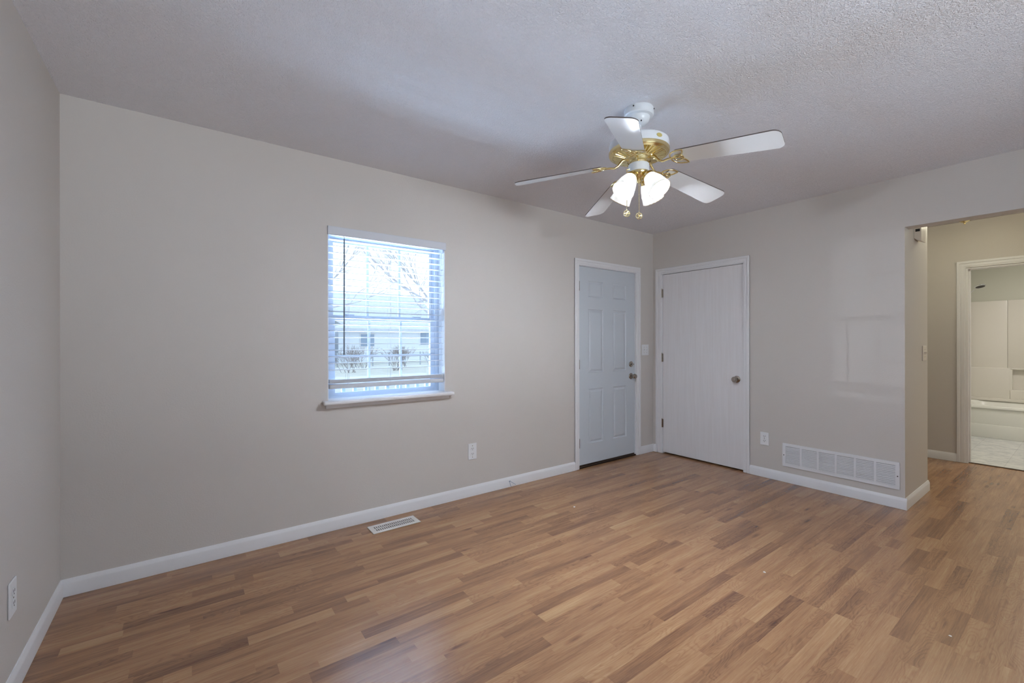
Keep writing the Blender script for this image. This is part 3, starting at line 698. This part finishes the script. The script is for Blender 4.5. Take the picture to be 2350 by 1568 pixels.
# slotted brass plate
b = MB(); seg = 120; prof = [(.152, 2.222, 0), (.153, 2.214, 0), (.150, 2.204, 0), (.140, 2.197, 0), (.134, 2.196, 0), (.130, 2.195, 1), (.100, 2.189, 1), (.074, 2.184, 1), (.070, 2.183, 0), (.060, 2.180, 0), (.058, 2.168, 0)]
vs = []; fs = []
for (r, z, sl) in prof:
    for k in range(seg):
        an = 2*PI*k/seg; zz = z+(.014 if (sl and k % 3 != 0 and k % 3 != 1) else 0); rr = r
        vs.append((FX+rr*math.cos(an), FY+rr*math.sin(an), zz))
for i in range(len(prof)-1):
    for k in range(seg): fs.append((i*seg+k, i*seg+(k+1) % seg, (i+1)*seg+(k+1) % seg, (i+1)*seg+k))
b.add(vs, fs); b.build('vented_plate', M['brass'], fan, 35)
MB().lathe([(.058, 2.182), (.056, 2.170), (.046, 2.165), (.044, 2.15)], 32, T0).build('flywheel', M['brass'], fan)
MB().lathe([(.0, 2.156), (.048, 2.156), (.052, 2.152), (.0525, 2.115), (.050, 2.112), (.0, 2.112)], 36, T0, cap=False).build('switch_housing', M['fanwhite'], fan)

blades = [(282.7, 2.094), (211.0, 2.092), (135.5, 2.084), (64.0, 2.072), (353.8, 2.083)]
PITCH = math.radians(13)
for ang, ztip in blades:
    a = math.radians(ang); er = Vector((math.cos(a), math.sin(a), 0)); et = Vector((-math.sin(a), math.cos(a), 0)); Zv = Vector((0, 0, 1))
    zin = 2.142; slope = (zin-ztip)/(.646-.20)
    def P(r, t, n, er=er, et=et, slope=slope, zin=zin):
        return Vector((FX, FY, zin-slope*(r-.20))) + er*r + et*(t*math.cos(PITCH)) + Zv*(-t*math.sin(PITCH)+n)
    # blade outline
    pts = []
    def arc(cx, cy, r, a0, a1, n=7):
        for i in range(n+1):
            q = math.radians(a0+(a1-a0)*i/n); pts.append((cx+r*math.cos(q), cy+r*math.sin(q)))
    arc(.612, .033, .034, 0, 90); arc(.212, .034, .018, 90, 180, 4); arc(.212, -.034, .018, 180, 270, 4); arc(.612, -.033, .034, 270, 360)
    bl_ = MB().prism(pts, lambda r, t: P(r, t, .0045), lambda r, t: P(r, t, -.0005), 0, 1).build('blade', [M['blade'], M['bladeedge']], fan, 30)
    # bracket: arm, two leaf loops and a ring
    b = MB(); dn = -.004
    arm = [(.060, 0, .026), (.085, 0, .020), (.105, 0, -.004), (.125, 0, -.012), (.150, 0, -.006), (.172, 0, dn)]
    b.tube([P(r, t*1.0, n) for r, t, n in arm], [.008, .007, .006, .0055, .0055, .005], 10)
    for s_ in (1, -1):
        th = s_*math.radians(38); ln = .088; base = Vector((.168, 0))
        loop = []
        for i in range(28):
            t_ = i/14 if i < 14 else (28-i)/14
            u = ln*t_; wv = (1 if i < 14 else -1)*.024*math.sin(PI*t_**.85)**.8 if 0 < t_ < 1 else 0.0
            rr = base.x+u*math.cos(th)-wv*math.sin(th); tt = u*math.sin(th)+wv*math.cos(th); loop.append(P(rr, tt, dn))
        b.tube(loop, .0036, 8, True)
    b.tube([P(.205+.023*math.cos(2*PI*i/20), .023*math.sin(2*PI*i/20), dn-.002) for i in range(20)], .0034, 8, True)
    b.build('blade_bracket', M['brass'], fan, 50)

# light kit
MB().lathe([(.051, 2.113), (.050, 2.104), (.044, 2.094), (.030, 2.084), (.016, 2.078), (.012, 2.066), (.007, 2.058), (.0, 2.056)], 32, T0, cap=False).build('light_kit_bowl', M['brass'], fan)
for az in (270, 180, 90, 0):
    a = math.radians(az); out = Vector((math.cos(a), math.sin(a), 0))
    p0 = Vector((FX, FY, 2.092))+out*.036; p1 = Vector((FX, FY, 2.086))+out*.054; end = Vector((FX, FY, 1.988))+out*.128
    ax = (end-p1).normalized()
    zq = Vector((0, 0, 1)).rotation_difference(ax).to_matrix().to_4x4()
    TT = Matrix.Translation(p1) @ zq
    arm = MB().tube([p0, p0+out*.010+Vector((0, 0, .003)), p1-ax*.004, p1+ax*.004], .009, 10)
    arm.lathe([(.0, -.006), (.022, -.004), (.029, .004), (.030, .020), (.027, .021)], 24, TT, cap=False)
    arm.build('shade_fitter', M['brass'], fan)
    sh = MB(); outer = [(.026, .004), (.029, .016), (.036, .032), (.043, .052), (.0485, .076), (.053, .100), (.0565, .118)]
    n = 72; vs = []; fs = []
    prof = outer
    for i, (r, z) in enumerate(prof):
        for k in range(n):
            q = 2*PI*k/n; rr = r*(1+.012*math.cos(18*q)*(1 if i < len(outer) else 0)); vs.append(TT @ Vector((rr*math.cos(q), rr*math.sin(q), z)))
    for i in range(len(prof)-1):
        for k in range(n): fs.append((i*n+k, i*n+(k+1) % n, (i+1)*n+(k+1) % n, (i+1)*n+k))
    sh.add(vs, fs); shd = sh.build('glass_shade', M['shade'], fan, 60)
    MB().tube([TT @ Vector((.0555*math.cos(2*PI*i/40), .0555*math.sin(2*PI*i/40), .1185)) for i in range(40)], .0016, 6, True).build('gold_rim', M['goldrim'], shd, 60)
    MB().lathe([(.0, .012), (.013, .014), (.014, .036), (.020, .050), (.027, .068), (.028, .082), (.022, .098), (.010, .107), (.0, .108)], 20, TT, cap=False).build('bulb', M['bulb'], fan, 60)
# pull chains with pierced medallions
for (px, py, z0, z1) in ((FX-.030, FY-.024, 2.086, 1.893), (FX-.062, FY+.028, 2.118, 1.912)):
    b = MB(); b.tube([(px, py, z0), (px, py, z1)], .0011, 6); n = int((z0-z1)/.006)
    for i in range(n): b.sphere((px, py, z1+i*.006+.003), .0019, 6, 4)
    c_ = b.build('pull_chain', M['brass'], fan, 60)
    b = MB(); e1 = Vector((rgt.x, rgt.y, 0)); zc = z1-.016; c0 = Vector((px, py, zc))
    b.tube([c0+e1*(.0155*math.cos(2*PI*i/24))+Vector((0, 0, .0155*math.sin(2*PI*i/24))) for i in range(24)], .0022, 6, True)
    for k in range(6):
        q = PI*k/3; b.tube([c0+e1*(.003*math.cos(q))+Vector((0, 0, .003*math.sin(q))), c0+e1*(.015*math.cos(q))+Vector((0, 0, .015*math.sin(q)))], [.0028, .0016], 6)
    b.sphere(c0, .004, 8, 6)
    b.build('chain_medallion', M['brass'], c_, 60)
b = MB(); b.tube([Vector((FX-.050, FY+.018, 2.125)), Vector((FX-.062, FY+.028, 2.122)), Vector((FX-.062, FY+.028, 2.112))], .003, 8); b.build('chain_guide', M['brass'], fan)

# ------------------------------------------------------------------ hall ceiling light
hl = thing('ceiling_light', 'small glass bowl ceiling light with brass finial in the hall', 'ceiling light', (1.1, -2.315, H))
Th = Matrix.Translation((1.1, -2.315, 0))
MB().lathe([(.0, H), (.10, H), (.10, H-.015), (.0, H-.02)], 32, Th, cap=False).build('ceiling_pan', M['brass'], hl)
MB().lathe([(.155, H-.05), (.15, H-.08), (.125, H-.12), (.085, H-.155), (.052, H-.173), (.0, H-.181)], 40, Th, cap=False).build('glass_bowl', M['hall_bowl'], hl, 60)
MB().lathe([(.0, H-.170), (.036, H-.178), (.033, H-.187), (.016, H-.197), (.006, H-.200), (.0075, H-.205), (.005, H-.212), (.0, H-.214)], 24, Th, cap=False).build('finial', M['brass'], hl, 40)

# ------------------------------------------------------------------ bathroom
tub = thing('bathtub', 'white bathtub with a plain apron seen through the bathroom doorway', 'bathtub', (4.35, -2.6, 0))
ty0, ty1, tx0, tx1, tz = -3.385, -1.845, 3.95, 4.745, .41
b = MB()
b.rbox(tx0+.012, tx0+.05, ty0, ty1, .002, tz-.01, .006, 2); b.rbox(tx0+.0085, tx0+.05, ty0, ty1, .002, .17, .0035, 3); b.build('apron', M['tub'], tub)
b = MB()
def rr_ring(x0, x1, y0, y1, r, z, n=6):
    o = []
    for cx, cy, a0 in ((x1-r, y1-r, 0), (x0+r, y1-r, 90), (x0+r, y0+r, 180), (x1-r, y0+r, 270)):
        for i in range(n+1):
            q = math.radians(a0+90*i/n); o.append((cx+r*math.cos(q), cy+r*math.sin(q), z))
    return o
rings = [rr_ring(tx0, tx1, ty0, ty1, .012, tz-.035), rr_ring(tx0, tx1, ty0, ty1, .012, tz-.008), rr_ring(tx0+.008, tx1-.004, ty0+.004, ty1-.004, .012, tz), rr_ring(tx0+.07, tx1-.06, ty0+.08, ty1-.08, .12, tz), rr_ring(tx0+.085, tx1-.075, ty0+.1, ty1-.1, .12, tz-.02), rr_ring(tx0+.13, tx1-.13, ty0+.2, ty1-.16, .14, .10), rr_ring(tx0+.18, tx1-.18, ty0+.26, ty1-.22, .12, .075)]
k = len(rings[0]); vs = [v for r in rings for v in r]; fs = [(i*k+j, i*k+(j+1) % k, (i+1)*k+(j+1) % k, (i+1)*k+j) for i in range(len(rings)-1) for j in range(k)]; fs.append(tuple((len(rings)-1)*k+j for j in range(k)))
b.add(vs, fs); b.build('basin', M['tub'], tub, 50)
su = thing('tub_surround', 'cream moulded wall surround with a soap niche above the bathtub', 'tub surround', (4.72, -2.6, .41))
sx0, sx1 = 4.690, 4.749; szt = 1.785
b = MB(); b.rbox(4.705, sx1, -2.255, -1.845, tz, szt, .006, 2); b.rbox(4.672, sx1, -2.2755, -1.845, tz, .866, .006, 3)
b.tube([(4.675, -1.875, tz+.002), (4.675, -1.875, szt)], .03, 12)
b.build('back_panel', M['surround'], su)
b = MB(); b.rbox(4.703, sx1, -3.385, -2.256, .866, szt, .004, 2); b.build('niche_panel', M['surround'], su)
b = MB(); b.rbox(4.672, sx1, -3.385, -2.275, tz, .575, .012, 3); b.rbox(4.74, sx1, -3.385, -2.275, .56, .88, .003, 1); b.rbox(4.672, sx1, -3.385, -2.275, .845, .872, .008, 3); b.rbox(4.672, sx1, -2.30, -2.262, .56, .872, .010, 3)
b.build('soap_niche', M['surround'], su)
b = MB(); b.rbox(3.99, 4.70, -1.872, -1.8405, tz, szt, .006, 2); b.build('end_panel', M['surround'], su)
b = MB(); b.rbox(4.655, sx1, -3.385, -1.845, tz, .45, .008, 2); b.build('lower_ledge', M['surround'], su)
sw = thing('shower_head', 'chrome disc shower head on an angled arm above the bathtub', 'shower head', (4.35, -1.84, 1.80))
MB().tube([(4.35, -1.842, 1.845), (4.35, -1.875, 1.852), (4.35, -1.925, 1.868), (4.35, -1.985, 1.925)], .008, 10).build('shower_arm', M['chrome'], sw, 60)
MB().lathe([(.0, 0), (.025, 0), (.027, .004), (.012, .010), (.0, .010)], 20, Matrix.Translation((4.35, -1.841, 1.845)) @ Matrix.Rotation(PI/2, 4, 'X'), cap=False).build('wall_flange', M['chrome'], sw)
Ts = Matrix.Translation((4.35, -2.00, 1.945)) @ Matrix.Rotation(math.radians(-14), 4, 'X') @ Matrix.Rotation(math.radians(14), 4, 'Y')
hd = MB().lathe([(.0, .028), (.012, .026), (.018, .016), (.05, .010), (.057, .003), (.056, -.006), (.0, -.006)], 32, Ts @ Matrix.Translation((0, -.045, .012)), cap=False).build('spray_disc', M['chrome'], sw, 40)
MB().lathe([(.0, -.0075), (.046, -.0065), (.048, -.004)], 28, Ts @ Matrix.Translation((0, -.045, .012)), cap=False).build('spray_face', M['darkmetal'], hd)

# ------------------------------------------------------------------ outside
GZ = -.35
struct(MB().box(-60, 90, .6, 120, GZ-.3, GZ).box(-60, 90, -60, -5.6, GZ-.3, GZ).build('lawn', M['lawn'], None, 0), 'pale winter lawn outside the window', 'lawn')
dk = struct(MB().box(-5.5, .5, .172, 1.75, GZ, -.06).build('deck', M['deck'], None, 0), 'pale porch deck below the window', 'deck')
rl = thing('deck_railing', 'grey blue porch railing seen under the raised blind', 'railing', (-2.6, 1.6, -.06))
MB().rbox(-5.4, .4, 1.56, 1.64, .76, .80, .006, 1).build('top_rail', M['railwood'], rl)
MB().rbox(-5.4, .4, 1.575, 1.625, .04, .075, .004, 1).build('bottom_rail', M['railwood'], rl)
for i in range(30):
    x = -4.2+i*.115; MB().box(x-.017, x+.017, 1.583, 1.617, .07, .77).build('baluster', M['railwood'], rl, 0)
for x in (-5.35, -.3, .35): MB().box(x-.045, x+.045, 1.555, 1.645, -.06, .86).build('post', M['railwood'], rl, 0)

def house(loc, x0, x1, y0, y1, zw, zr, ridge, wall, label, wins):
    h = thing('house', label, 'house', loc)
    MB().box(x0, x1, y0, y1, GZ, zw).build('wall', wall, h, 0)
    ov = .4; b = MB()
    if ridge == 'x':
        ym = (y0+y1)/2; tri = [(y0-ov, zw), (ym, zr), (y1+ov, zw), (y1+ov, zw+.18), (ym, zr+.2), (y0-ov, zw+.18)]
        b.prism(tri, lambda a, z: Vector((x0-ov, a, z)), lambda a, z: Vector((x1+ov, a, z)))
        for xe in (x0, x1-.1): MB().prism([(y0, zw), (ym, zr), (y1, zw)], lambda a, z: Vector((xe, a, z)), lambda a, z: Vector((xe+.1, a, z))).build('gable', wall, h, 0)
    else:
        xm = (x0+x1)/2; tri = [(x0-ov, zw), (xm, zr), (x1+ov, zw), (x1+ov, zw+.18), (xm, zr+.2), (x0-ov, zw+.18)]
        b.prism(tri, lambda a, z: Vector((a, y0-ov, z)), lambda a, z: Vector((a, y1+ov, z)))
        MB().prism([(x0, zw), (xm, zr), (x1, zw)], lambda a, z: Vector((a, y0, z)), lambda a, z: Vector((a, y0+.1, z))).build('gable', wall, h, 0)
    b.build('roof', M['roof'], h, 0)
    for (xa, xb, za, zb) in wins:
        f = MB().box(xa-.08, xb+.08, y0-.05, y0+.02, za-.08, zb+.08).build('window', M['trim'], h, 0); MB().box(xa, xb, y0-.07, y0-.02, za, zb).build('pane', M['pane_dark'], f, 0)
    return h
house((9, 33, GZ), 4.6, 12.4, 30, 38, 2.05, 5.2, 'x', M['siding'], 'pale house with a wide grey roof behind the bare shrubs', [(11.0, 12.0, 1.0, 2.0), (6.2, 7.2, .9, 1.8)])
house((0, 33, GZ), -4, 3.3, 26, 34, 2.3, 4.6, 'y', M['siding2'], 'blue grey house at the left side of the window view', [(2.0, 2.8, .8, 1.8)])

def twigs(b, p, d, ln, r, depth, rng, spread=.6, tmin=.002):
    d = d.normalized(); q = p+d*ln; mid = p+d*(ln*.5)+Vector((rng.uniform(-1, 1), rng.uniform(-1, 1), rng.uniform(-1, 1)))*ln*.06
    b.tube([p, mid, q], [r, r*.85, r*.65], 5 if r < .03 else 8)
    if depth == 0: return
    for i in range(rng.choice([2, 3, 3])):
        nd = d+Vector((rng.uniform(-1, 1), rng.uniform(-1, 1), rng.uniform(-.5, .8)))*spread
        st = p+d*(ln*rng.uniform(.55, 1.0)) if i else q
        twigs(b, st, nd, ln*rng.uniform(.6, .85), max(tmin, r*.6), depth-1, rng, spread, tmin)
def tree(loc, label, h, r, seed, lean):
    rng = random.Random(seed); t = thing('bare_tree', label, 'tree', loc, 'bare trees outside')
    p = Vector(loc); top = p+Vector((lean[0], lean[1], h))
    MB().tube([p, p+(top-p)*.5+Vector((.05, 0, 0)), top], [r, r*.8, r*.65], 10).build('trunk', M['bark'], t)
    b = MB()
    for i in range(7):
        a = 2*PI*i/7+rng.uniform(-.3, .3); d = Vector((math.cos(a), math.sin(a), rng.uniform(.15, .9)))
        twigs(b, p+(top-p)*rng.uniform(.7, 1), d, rng.uniform(1.1, 1.7), r*.30, 5, rng, .62, .0028)
    b.build('branches', M['bark'], t, 60)
tree((1.9, 8.6, GZ), 'bare branching tree arching across the upper panes', 2.6, .11, 4, (-.2, 0))
tree((-.9, 13.5, GZ), 'bare tree at the left of the upper panes', 3.2, .10, 9, (.1, .2))
for i, (x, y, hh, lb) in enumerate([(2.4, 20, 1.3, 'leftmost bare shrub before the houses'), (3.8, 22.6, 1.5, 'bare shrub just right of the leftmost shrub'), (5.1, 20.0, 1.4, 'bare shrub in the middle of the shrub row'), (6.4, 22.8, 1.5, 'bare shrub right of the middle of the row'), (7.5, 20.2, 1.2, 'rightmost bare shrub before the pale house')]):
    rng = random.Random(40+i); b = MB()
    for k in range(12):
        a = rng.uniform(0, 2*PI); d = Vector((math.cos(a)*.5, math.sin(a)*.5, 1)); twigs(b, Vector((x+rng.uniform(-.35, .35), y+rng.uniform(-.3, .3), GZ)), d, hh*.38, .014, 3, rng, .45, .005)
    tag(b.build('bare_shrub', M['twig'], None, 0), lb, 'shrub', 'bare shrubs across the lawn')
fe = thing('yard_fence', 'low white wire fence across the far lawn', 'fence', (8, 25, GZ))
for i in range(14): MB().box(1+i*1.1-.03, 1+i*1.1+.03, 24.97, 25.03, GZ, .55).build('post', M['fencewood'], fe, 0)
b = MB()
for z in (.5, .25, 0, -.2): b.tube([(0, 25, z), (16, 25, z)], .012, 5)
b.build('wire', M['fencewood'], fe, 0)
